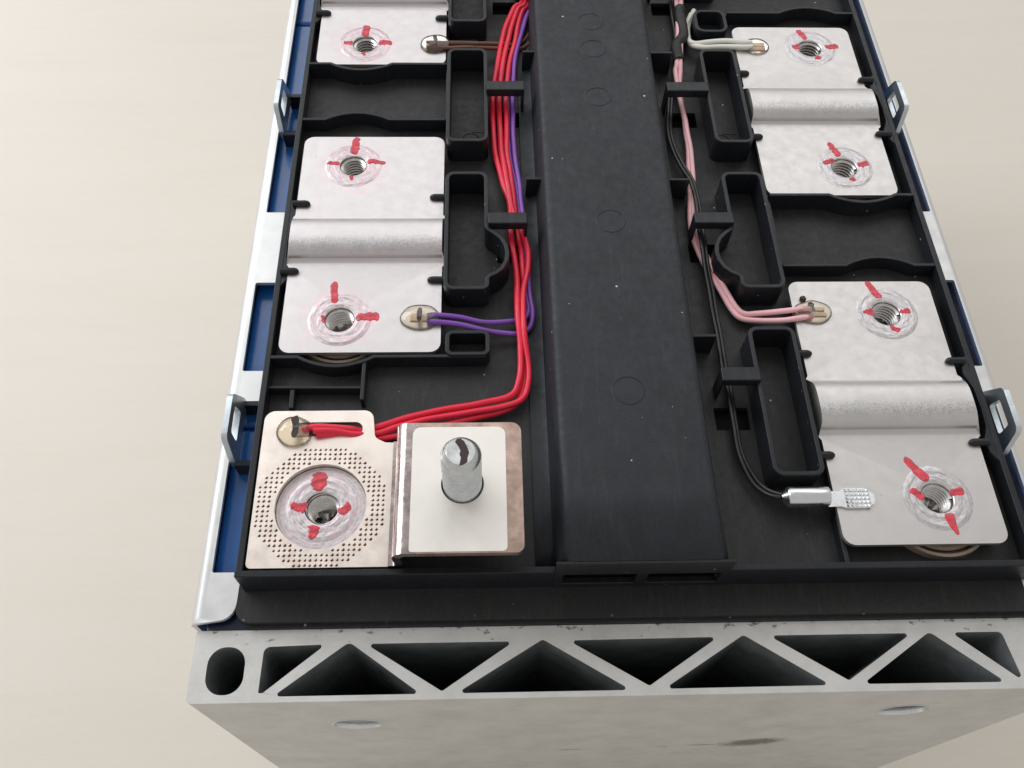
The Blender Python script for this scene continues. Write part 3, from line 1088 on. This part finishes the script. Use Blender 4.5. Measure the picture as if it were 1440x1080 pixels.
def ridge(yr, h, w):
    def f(x, y):
        d = abs(y - yr)
        if d < w:
            return 0.05 + (h - 0.05) * math.sqrt(max(0, 1 - (d / w) ** 3.2))
        if d < w + 0.13:
            t = (d - w) / 0.13
            return 0.05 * (1 - t) ** 2
        return 0.0
    return f


def busbar(side, x0, x1, y0, y1, yr, hs, label, k0, notch=None):
    cx = (x0 + x1) / 2
    cy = (hs[0][1] + hs[1][1]) / 2
    out = roundpoly([(x0, y0), (x1, y0), (x1, yr - 0.78), (x1 + 0.08, yr - 0.7), (x1 + 0.08, yr + 0.7), (x1, yr + 0.78), (x1, y1), (x0, y1),
                     (x0, yr + 0.78), (x0 - 0.05, yr + 0.7), (x0 - 0.05, yr - 0.7), (x0, yr - 0.78)],
                    [0.24, 0.24, 0, 0.03, 0.03, 0, 0.24, 0.24, 0, 0.03, 0.03, 0], 5)
    w = 0.56
    rows = [yr + s * w * v for s in (-1, 1) for v in (1.23, 1.16, 1.08, 1.0, 0.992, 0.97, 0.93, 0.87, 0.78, 0.66, 0.5, 0.3, 0.12)]
    lines = [((x0 + 0.001, y), (x1 - 0.001, y)) for y in rows]
    holes = [circ(hx, hy, 0.336, 36) for hx, hy in hs]
    mb = MB()
    sheet(mb, out, holes, 0.0, -0.10, zf=ridge(yr, 0.30, w), lines=lines)
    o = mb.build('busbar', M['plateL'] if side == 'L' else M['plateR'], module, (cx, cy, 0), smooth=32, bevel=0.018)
    o['label'] = label
    for i, (hx, hy) in enumerate(hs):
        wm = M['weldL'] if side == 'L' else M['weldR']
        weld(hx, hy, 0.0, o, wm, (1 if side == 'L' else 9) + k0 + i)
        threaded_hole(hx, hy, 0.0, o)
        if (side, k0 + i) in MARKS:
            mark(hx, hy, 0.0, o, MARKS[(side, k0 + i)], (1 if side == 'L' else 9) + k0 + i)
    return o


b1 = busbar('L', -7.40, -3.90, 3.575, 10.02, 6.67, [(-6.14, 4.44), (-6.14, 9.04)], 'silver busbar with raised fold on the left between the empty bays', 1)
b2 = busbar('L', -7.38, -3.92, 12.71, 19.02, 15.70, [(-6.12, 13.52), (-6.13, 18.04)], 'farthest silver busbar on the left, cut by the top of the picture', 3)
b3 = busbar('R', 4.02, 7.30, -0.94, 5.42, 2.12, [(6.10, 0.03), (6.13, 4.53)], 'silver busbar with raised fold at the near right corner', 0)
b4 = busbar('R', 4.03, 7.30, 8.06, 14.29, 11.12, [(6.12, 8.98), (6.10, 13.43)], 'farther silver busbar on the right below a small pocket', 2)
b5 = busbar('R', 4.03, 7.30, 17.1, 22.3, 20.12, [(6.12, 18.0), (6.12, 22.0)][:1] + [(6.12, 21.4)], 'silver busbar on the right beyond the top of the picture', 6)

# ------------------------------------------------------------------ stepped copper terminal bar with stud
mb = MB()
out = [(-7.49, -1.24), (-4.62, -1.24), (-4.62, 1.38), (-4.98, 1.39), (-5.20, 1.50), (-5.27, 2.14), (-7.49, 2.14)]
out = roundpoly(out, [0.10, 0, 0, 0.10, 0.16, 0.20, 0.22], 6)
hc = (-6.18, 0.02)
pits = []
for i in range(-13, 14):
    for j in range(-13, 14):
        x = hc[0] + i * 0.1015
        y = hc[1] + j * 0.1015
        r = math.hypot(x - hc[0], y - hc[1])
        if 0.955 < r < 1.29 and -7.43 < x:
            a = 0.036 * RND.uniform(0.85, 1.1)
            x += RND.uniform(-0.004, 0.004)
            y += RND.uniform(-0.004, 0.004)
            pits.append([(x - a, y - 0.012), (x, y - a), (x + a, y - 0.008), (x + 0.012, y + a)])
slot = rrect(-6.86, -5.46, 1.55, 1.87, 0.155, 6)
sheet(mb, out, [circ(hc[0], hc[1], 0.895, 56), slot], 0.0, -0.11, pits=pits, pit_depth=0.05)
tb = mb.build('terminal_bar', [M['copper'], M['pit']], module, (hc[0], hc[1], 0), smooth=30)
tb['label'] = 'copper-tinted stepped terminal bar with dimpled ring at the near left corner'

# step and raised pad, swept along x
mb = MB()
prof = []
TK = 0.15
ctr = [(-4.80, -0.055), (-4.74, -0.05)]
for k in range(7):
    t = math.pi / 2 * k / 6
    ctr.append((-4.72 + 0.13 * math.sin(t), -0.05 + 0.13 * (1 - math.cos(t))))
for k in range(7):
    t = math.pi / 2 * k / 6
    ctr.append((-4.54 + 0.0 + 0.17 * (1 - math.cos(t)) - 0.05, 0.70 + 0.17 * math.sin(t)))
ctr += [(-4.30, 0.87), (-4.2, 0.87)]
P = [Vector(p) for p in ctr]
up, dn = [], []
for i, p in enumerate(P):
    d = (P[min(i + 1, len(P) - 1)] - P[max(0, i - 1)]).normalized()
    n = Vector((-d.y, d.x))
    up.append(p + n * 0.075)
    dn.append(p - n * 0.075)
y0, y1 = -1.355, 1.30
m = len(P)
vs = []
for yy in (y0, y1):
    for q in up + dn:
        t = 0
        vs.append((q.x, yy if q.y > 0.3 else (yy if yy < 0 else 1.37) + (0.10 if yy < 0 else 0), q.y + 0.055))
fs = []
for i in range(m - 1):
    fs += [(i, i + 1, 2 * m + i + 1, 2 * m + i), (m + i, 3 * m + i, 3 * m + i + 1, m + i + 1), (i, m + i, m + i + 1, i + 1), (2 * m + i, 2 * m + i + 1, 3 * m + i + 1, 3 * m + i)]
mb.add(vs, fs)
mb.build('bar_step', M['step'], tb, (-4.6, 0, 0.4), smooth=50)
mb = MB()
sheet(mb, rrect(-4.202, -2.25, y0, y1, [0.0, 0.15, 0.20, 0.0], 6), [circ(-3.38, 0.0, 0.40, 40)], 1.0, 0.85)
pad = mb.build('bar_pad', M['brown_copper'], tb, (-3.3, 0, 1.0), smooth=30, bevel=0.02)
mb = MB()
sheet(mb, rrect(-4.34, -2.56, -1.325, 1.20, [0.05, 0.09, 0.16, 0.16], 6), [circ(-3.38, 0.0, 0.402, 40)], 1.006, 1.001)
mb.build('tinned_patch', M['tin'], tb, (-3.4, 0, 1.0), smooth=30)
mb = MB()
prof = [(0.0, 1.38), (0.12, 1.388), (0.25, 1.388), (0.275, 1.37), (0.34, 1.27), (0.355, 1.22)]
zz = 1.21
while zz > -0.35:
    prof += [(0.366, zz), (0.366, zz - 0.02), (0.318, zz - 0.065), (0.318, zz - 0.08)]
    zz -= 0.125
prof.append((0.36, -0.4))
mb.lathe(prof, (-3.38, -0.01, 1.0), 56)
stud = mb.build('stud', M['stud'], tb, (-3.38, 0, 1.0), smooth=24)
mb = MB()
mk = [(-0.07, 0.24), (-0.10, 0.19), (-0.04, 0.10), (0.0, 0.02), (-0.02, -0.05), (0.005, -0.12), (-0.02, -0.27), (0.06, -0.25), (0.12, -0.20), (0.12, -0.12), (0.15, -0.02), (0.11, 0.10), (0.06, 0.20), (0.0, 0.25)]
sheet(mb, [(-3.38 + x, -0.01 + y) for x, y in mk], [], 2.393, 2.36)
mb.build('pen_mark', M['dark'], tb, (-3.38, 0, 2.4), smooth=40)
# sunken terminal disc
mb = MB()
prof = [(0.33, -0.13), (0.36, -0.125)]
cd = (hc[0], hc[1], 0)
prof = [(0.335 + (0.885 - 0.335) * k / 24, -0.13) for k in range(25)] + [(0.90, -0.16)]
mb.lathe(prof, cd, 96, disp=lambda x, y, r: ring_h(min(max(r, 0.341), 0.7), x, y, 5) * 0.8)
disc = mb.build('terminal_disc', M['disc'], tb, (hc[0], hc[1], -0.13), smooth=50)
threaded_hole(hc[0] + 0.03, hc[1] - 0.02, -0.125, tb, 0.7)
mark(hc[0], hc[1], -0.125, tb, MARKS[('L', 0)], 5)


# ------------------------------------------------------------------ resin covered contacts
def blob(cx, cy, rx, ry, h, parent, strips, markpts=None, seed=0, z=0.0):
    for (x0, x1, y0, y1) in strips:
        mb = MB()
        mb.box(cx + x0, cx + x1, cy + y0, cy + y1, z + 0.002, z + 0.035)
        mb.build('contact_strip', M['pad'], parent, (cx, cy, z), bevel=0.008)
    if markpts:
        mb = MB()
        sheet(mb, [(cx + x, cy + y) for x, y in markpts], [], z + h * 0.97, z + h * 0.90)
        mb.build('pen_mark', M['dark'], parent, (cx, cy, z), smooth=40)
    mb = MB()
    n, m = 40, 10
    vs = [(cx, cy, z + h)]
    for j in range(1, m + 1):
        t = math.pi / 2 * j / m
        for i in range(n):
            a = 2 * math.pi * i / n
            wv = 1 + 0.07 * noise.noise(Vector((math.cos(a) * 1.5, math.sin(a) * 1.5, seed)))
            vs.append((cx + rx * wv * math.sin(t) * math.cos(a), cy + ry * wv * math.sin(t) * math.sin(a), z + 0.004 + h * math.cos(t) ** 0.8 * (1 + 0.1 * noise.noise(Vector((math.cos(a), math.sin(a) + j * 0.2, seed + 5))))))
    fs = [(0, 1 + i, 1 + (i + 1) % n) for i in range(n)]
    for j in range(m - 1):
        for i in range(n):
            a, b = 1 + j * n + i, 1 + j * n + (i + 1) % n
            fs.append((a, a + n, b + n, b))
    fs.append(tuple(1 + (m - 1) * n + i for i in range(n))[::-1])
    mb.add(vs, fs)
    return mb.build('resin_drop', M['resin'], parent, (cx, cy, z), smooth=60)


lens = [(0.0, 0.17), (-0.05, 0.12), (-0.07, 0.0), (-0.06, -0.14), (-0.01, -0.20), (0.04, -0.14), (0.05, 0.0), (0.05, 0.13)]
blob(-4.36, 4.47, 0.45, 0.33, 0.17, b1, [(-0.22, -0.02, -0.10, 0.10), (0.04, 0.24, -0.10, 0.10)], lens, 1)
blob(-6.84, 1.64, 0.38, 0.33, 0.24, tb, [(0.0, 0.30, -0.09, 0.12)], [(0.02, 0.26), (-0.06, 0.20), (-0.02, 0.08), (0.0, -0.04), (-0.02, -0.14), (0.0, -0.22), (0.07, -0.24), (0.12, -0.12), (0.12, 0.02), (0.11, 0.18), (0.08, 0.27)], 2)
blob(4.45, 4.56, 0.44, 0.31, 0.15, b3, [(-0.02, 0.27, 0.03, 0.13), (-0.02, 0.30, -0.12, -0.02)], [(-0.1, 0.18), (-0.14, 0.10), (-0.04, 0.05), (-0.06, -0.03), (0.02, -0.05), (0.0, 0.06), (0.02, 0.13), (-0.04, 0.19)], 3)
blob(-4.20, 13.50, 0.42, 0.36, 0.16, b2, [(-0.26, -0.02, -0.12, 0.12), (0.05, 0.32, -0.12, 0.12)], [(0.0, 0.22), (-0.08, 0.2), (-0.04, 0.0), (-0.02, -0.16), (0.05, -0.18), (0.06, 0.0), (0.03, 0.2)], 4)
blob(4.60, 13.46, 0.36, 0.30, 0.15, b4, [(-0.20, 0.24, -0.15, -0.01), (-0.20, 0.24, 0.01, 0.15)], None, 5)
mb = MB()
mb.lathe([(0.0, 0.09), (0.05, 0.08), (0.075, 0.04), (0.07, 0.0)], (4.29, 4.92, 0.0), 20)
mb.build('black_dot', M['dark'], b3, (4.29, 4.92, 0))

# ------------------------------------------------------------------ crimped sensor lug
mb = MB()
mb.lathe([(0.06, -0.10), (0.10, -0.06), (0.17, 0.0), (0.205, 0.03), (0.205, 0.80), (0.19, 0.84), (0.13, 0.84), (0.12, 0.4), (0.08, 0.2)], (3.02, 0.05, 0.08), 30, axis='x')
lug = mb.build('crimp_lug', M['crimp'], module, (3.02, 0.05, 0.08), smooth=50)
lug['label'] = 'shiny crimped lug with knurled tongue on the near right busbar'
mb = MB()
sheet(mb, roundpoly([(3.84, -0.16), (4.10, -0.15), (4.22, -0.19), (4.62, -0.19), (4.80, -0.08), (4.80, 0.12), (4.62, 0.24), (4.22, 0.24), (4.10, 0.17), (3.84, 0.18)], [0, 0, 0.04, 0.1, 0.1, 0.1, 0.1, 0.04, 0, 0], 4), [], 0.055, 0.005)
mb.build('tongue', M['crimp'], lug, (4.3, 0, 0.05), smooth=30, bevel=0.01)
mb = MB()
for i in range(6):
    for j in range(5):
        x, y = 4.25 + i * 0.084, -0.15 + j * 0.084
        a = 0.036
        mb.add([(x - a, y - a, 0.056), (x + a, y - a, 0.056), (x + a, y + a, 0.056), (x - a, y + a, 0.056), (x - a * .35, y - a * .35, 0.085), (x + a * .35, y - a * .35, 0.085), (x + a * .35, y + a * .35, 0.085), (x - a * .35, y + a * .35, 0.085)],
               [(0, 1, 5, 4), (1, 2, 6, 5), (2, 3, 7, 6), (3, 0, 4, 7), (4, 5, 6, 7)])
mb.build('knurl', M['crimp'], lug, (4.4, 0, 0.06), smooth=0)

mb = MB()
n_ = 16
vs = []
for i in range(n_ + 1):
    for j in range(5):
        x = -3.78 + 0.72 * i / n_
        a_ = math.pi * (j / 4)
        r_ = 0.10 + 0.03 * noise.noise(Vector((x * 9, j * 2.0, 3)))
        vs.append((x, 13.50 - math.cos(a_) * (r_ + 0.02), 0.03 + math.sin(a_) * r_))
mb.add(vs, [(i * 5 + j, (i + 1) * 5 + j, (i + 1) * 5 + j + 1, i * 5 + j + 1) for i in range(n_) for j in range(4)])
mb.build('clear_sleeve', M['resin'], module, (-3.4, 13.5, 0), smooth=20, label='short crinkled clear sleeve over the brown wires')

# ------------------------------------------------------------------ sense wires
WIRES = {
    'red_a': [ (-1.81,15.43,-0.10), (-2.04,15.18,-0.10), (-2.32,14.17,-0.10), (-2.53,12.86,-0.10), (-2.66,11.76,-0.10), (-2.69,10.89,-0.15), (-2.62,9.62,-0.15), (-2.44,8.54,-0.15), (-2.30,7.85,-0.10), (-2.29,6.79,-0.10), (-2.19,5.86,-0.15), (-2.20,4.53,0.00), (-2.15,3.73,-0.10), (-2.21,2.90,-0.10), (-2.40,2.54,-0.15), (-3.03,2.37,-0.15), (-3.95,2.19,-0.15), (-4.54,2.05,-0.15), (-5.05,1.87,-0.15), (-5.48,1.74,-0.15), (-5.75,1.70,0.02), (-6.32,1.71,0.10), (-6.68,1.68,0.08) ],
    'red_b': [ (-1.71,15.40,-0.10), (-1.94,15.09,-0.10), (-2.18,14.02,-0.10), (-2.38,12.86,-0.10), (-2.49,11.76,-0.10), (-2.51,10.89,-0.15), (-2.46,9.57,-0.10), (-2.34,8.50,-0.10), (-2.25,7.69,-0.10), (-2.09,7.25,-0.10), (-1.92,6.55,-0.15), (-1.92,5.98,-0.15), (-2.04,5.31,-0.10), (-2.08,4.28,0.00), (-2.00,3.47,-0.15), (-2.02,2.82,-0.15), (-2.16,2.45,-0.15), (-2.57,2.28,-0.15), (-3.26,2.15,-0.15), (-4.02,2.01,-0.15), (-4.75,1.83,-0.15), (-5.18,1.67,-0.15), (-5.60,1.59,-0.02), (-6.03,1.63,0.07), (-6.45,1.61,0.12) ],
    'red_c': [ (-1.62,15.44,-0.15), (-1.82,15.06,-0.15), (-2.01,13.94,-0.15), (-2.20,12.93,-0.15), (-2.31,11.76,-0.10), (-2.32,10.89,-0.15), (-2.33,9.62,-0.15), (-2.23,8.52,-0.18), (-2.18,7.67,-0.20), (-2.07,6.61,-0.25), (-2.03,5.57,-0.25), (-2.10,4.54,-0.20), (-2.06,3.53,-0.25), (-2.13,2.72,-0.25), (-2.41,2.30,-0.25), (-3.17,2.07,-0.25), (-3.94,1.87,-0.25), (-4.61,1.71,-0.25), (-5.19,1.59,-0.22), (-5.62,1.62,-0.15), (-5.89,1.61,0.00), (-6.39,1.56,0.05) ],
    'purple_a': [ (-1.45,15.57,-0.20), (-1.68,14.85,-0.15), (-1.98,13.50,-0.15), (-2.11,12.17,-0.10), (-2.15,11.02,-0.15), (-2.13,9.62,-0.15), (-2.04,8.50,-0.15), (-1.99,7.69,-0.15), (-1.96,6.91,-0.22), (-1.90,5.98,-0.25), (-1.88,5.14,-0.22), (-1.86,4.74,-0.22), (-1.94,4.34,-0.22), (-2.20,4.17,-0.20), (-2.64,4.18,-0.15), (-3.02,4.19,-0.05), (-3.49,4.28,0.02), (-4.02,4.32,0.07), (-4.21,4.33,0.07) ],
    'purple_b': [ (-1.53,15.64,-0.25), (-1.76,14.82,-0.25), (-2.07,13.48,-0.25), (-2.22,12.28,-0.20), (-2.26,11.13,-0.25), (-2.25,9.72,-0.25), (-2.12,8.59,-0.25), (-2.05,7.78,-0.25), (-2.01,6.85,-0.28), (-1.98,6.02,-0.30), (-1.96,5.28,-0.28), (-1.95,4.86,-0.25), (-2.06,4.57,-0.22), (-2.32,4.50,-0.20), (-2.93,4.41,-0.10), (-3.49,4.48,0.00), (-4.03,4.50,0.07), (-4.21,4.48,0.07) ],
    'brown_a': [ (-4.44,13.50,0.07), (-3.82,13.51,0.07), (-3.19,13.51,0.05), (-2.50,13.67,-0.10), (-2.00,13.86,-0.25), (-1.65,14.28,-0.30), (-1.36,15.20,-0.30) ],
    'brown_b': [ (-4.44,13.33,0.07), (-3.82,13.30,0.07), (-3.19,13.36,0.03), (-2.50,13.53,-0.15), (-2.01,13.66,-0.28), (-1.58,14.04,-0.30), (-1.28,15.05,-0.30) ],
    'white_a': [ (3.06,15.11,-0.20), (2.82,14.55,-0.20), (2.78,14.06,-0.15), (2.92,13.74,-0.10), (3.31,13.71,-0.05), (3.78,13.67,0.03), (4.25,13.58,0.08), (4.50,13.55,0.08) ],
    'white_b': [ (3.18,15.33,-0.25), (2.94,14.74,-0.25), (2.84,14.19,-0.20), (2.88,13.77,-0.15), (3.18,13.50,-0.05), (3.65,13.44,0.02), (4.22,13.37,0.08), (4.47,13.38,0.08) ],
    'pink_a': [ (2.67,15.79,-0.10), (2.66,15.54,-0.10), (2.63,14.97,-0.10), (2.39,13.03,-0.10), (2.30,12.61,-0.10), (2.30,12.05,-0.15), (2.33,11.33,-0.18), (2.37,10.54,-0.18), (2.36,9.53,-0.18), (2.28,8.54,-0.15), (2.18,7.71,-0.18), (2.19,6.95,-0.20), (2.38,6.17,-0.20), (2.62,5.40,-0.20), (2.82,4.86,-0.20), (2.98,4.67,-0.18), (3.20,4.64,-0.15), (3.51,4.59,-0.05), (3.83,4.57,0.06), (4.24,4.62,0.07), (4.43,4.62,0.07) ],
    'pink_b': [ (2.83,15.79,-0.10), (2.80,15.54,-0.10), (2.73,14.97,-0.10), (2.48,13.04,-0.10), (2.44,12.63,-0.12), (2.36,12.03,-0.20), (2.35,11.11,-0.22), (2.34,10.07,-0.22), (2.27,9.21,-0.22), (2.20,8.38,-0.20), (2.07,7.34,-0.22), (2.12,6.71,-0.25), (2.31,5.96,-0.25), (2.53,5.38,-0.25), (2.73,4.82,-0.25), (2.92,4.54,-0.20), (3.31,4.45,-0.15), (3.73,4.36,0.00), (3.99,4.35,0.07), (4.39,4.40,0.07) ],
    'black_a': [ (2.51,15.93,-0.20), (2.50,14.95,-0.20), (2.48,13.95,-0.25), (2.32,12.82,-0.28), (2.10,11.98,-0.28), (1.92,10.88,-0.25), (1.88,9.93,-0.20), (2.03,9.09,-0.10), (2.20,8.49,-0.05), (2.24,7.87,-0.05), (2.21,7.08,-0.05), (2.21,6.05,-0.10), (2.23,5.07,-0.15), (2.26,4.12,-0.20), (2.26,3.19,-0.20), (2.29,2.47,-0.20), (2.30,1.73,-0.20), (2.32,1.04,-0.20), (2.46,0.55,-0.20), (2.65,0.28,-0.15), (2.85,0.12,-0.05), (3.12,0.06,0.05) ],
    'black_b': [ (2.59,16.00,-0.25), (2.58,15.01,-0.25), (2.55,13.99,-0.28), (2.40,12.84,-0.30), (2.19,12.00,-0.30), (2.01,10.96,-0.28), (1.97,10.02,-0.24), (2.10,9.29,-0.16), (2.28,8.61,-0.12), (2.33,7.89,-0.12), (2.32,7.14,-0.12), (2.31,6.09,-0.15), (2.34,5.12,-0.22), (2.36,4.15,-0.25), (2.36,3.26,-0.25), (2.37,2.50,-0.25), (2.37,1.81,-0.25), (2.40,1.11,-0.25), (2.55,0.65,-0.25), (2.71,0.38,-0.20), (2.90,0.20,-0.08), (3.13,0.09,0.05) ],
}
WIRES['red_a'][:0] = [(-1.70, 17.2, -0.2), (-1.74, 16.2, -0.2)]
WIRES['red_b'][:0] = [(-1.70, 17.3, -0.05), (-1.68, 16.3, -0.1)]
WIRES['red_c'][:0] = [(-1.62, 17.3, -0.25), (-1.60, 16.4, -0.2)]
WIRES['purple_a'][:0] = [(-1.60, 17.3, -0.1), (-1.52, 16.3, -0.15)]
WIRES['purple_b'][:0] = [(-1.66, 17.3, -0.15), (-1.56, 16.3, -0.25)]
SPEC = {'red': ('red', 0.070, 'red sense wire along the left of the duct'), 'purple': ('purple', 0.060, 'purple sense wire beside the red ones'),
        'brown': ('brown', 0.055, 'brown sense wire to the farthest left busbar'), 'white': ('white', 0.075, 'white sense wire to the farther right busbar'),
        'pink': ('pink', 0.065, 'pink sense wire along the right of the duct'), 'black': ('blackwire', 0.046, 'thin black sense wire to the crimped lug')}
for k, p in WIRES.items():
    kk = k.split('_')[0]
    mn, r, lab = SPEC[kk]
    mb = MB()
    pp = [q + Vector((noise.noise(q * 1.3 + Vector((len(k), 0, 0))), noise.noise(q * 1.3 + Vector((0, 9, len(p)))), noise.noise(q * 1.7) * 0.5)) * 0.022 for q in spline(p, 7)]
    mb.tube(pp, r, 12)
    mb.build('wire', M[mn], module, p[len(p) // 2], smooth=60, label=lab)
mb = MB()
mb.tube(spline([(WIRES['pink_a'][k][0] * 0.5 + WIRES['pink_b'][k][0] * 0.5, WIRES['pink_a'][k][1] + dy_, -0.11) for k, dy_ in ((1, -0.3), (2, 0), (2, -0.9), (3, 0.6), (3, 0.0))], 8), lambda t: 0.155 + 0.008 * math.sin(t * 25), 18)
mb.build('wire_sleeve', M['sleeve'], module, (2.28, 14, -0.1), smooth=60, label='black sleeve over the pink wires')
mb = MB()
mb.tube(spline([(-1.66, 18.5, -0.1), (-1.66, 17.0, -0.12), (-1.68, 16.0, -0.12), (-1.74, 15.55, -0.12)], 8), lambda t: 0.19 + 0.01 * math.sin(t * 25), 18)
mb.build('wire_sleeve', M['sleeve'], module, (-1.66, 17, -0.1), smooth=60, label='black sleeve gathering the red and purple wires')
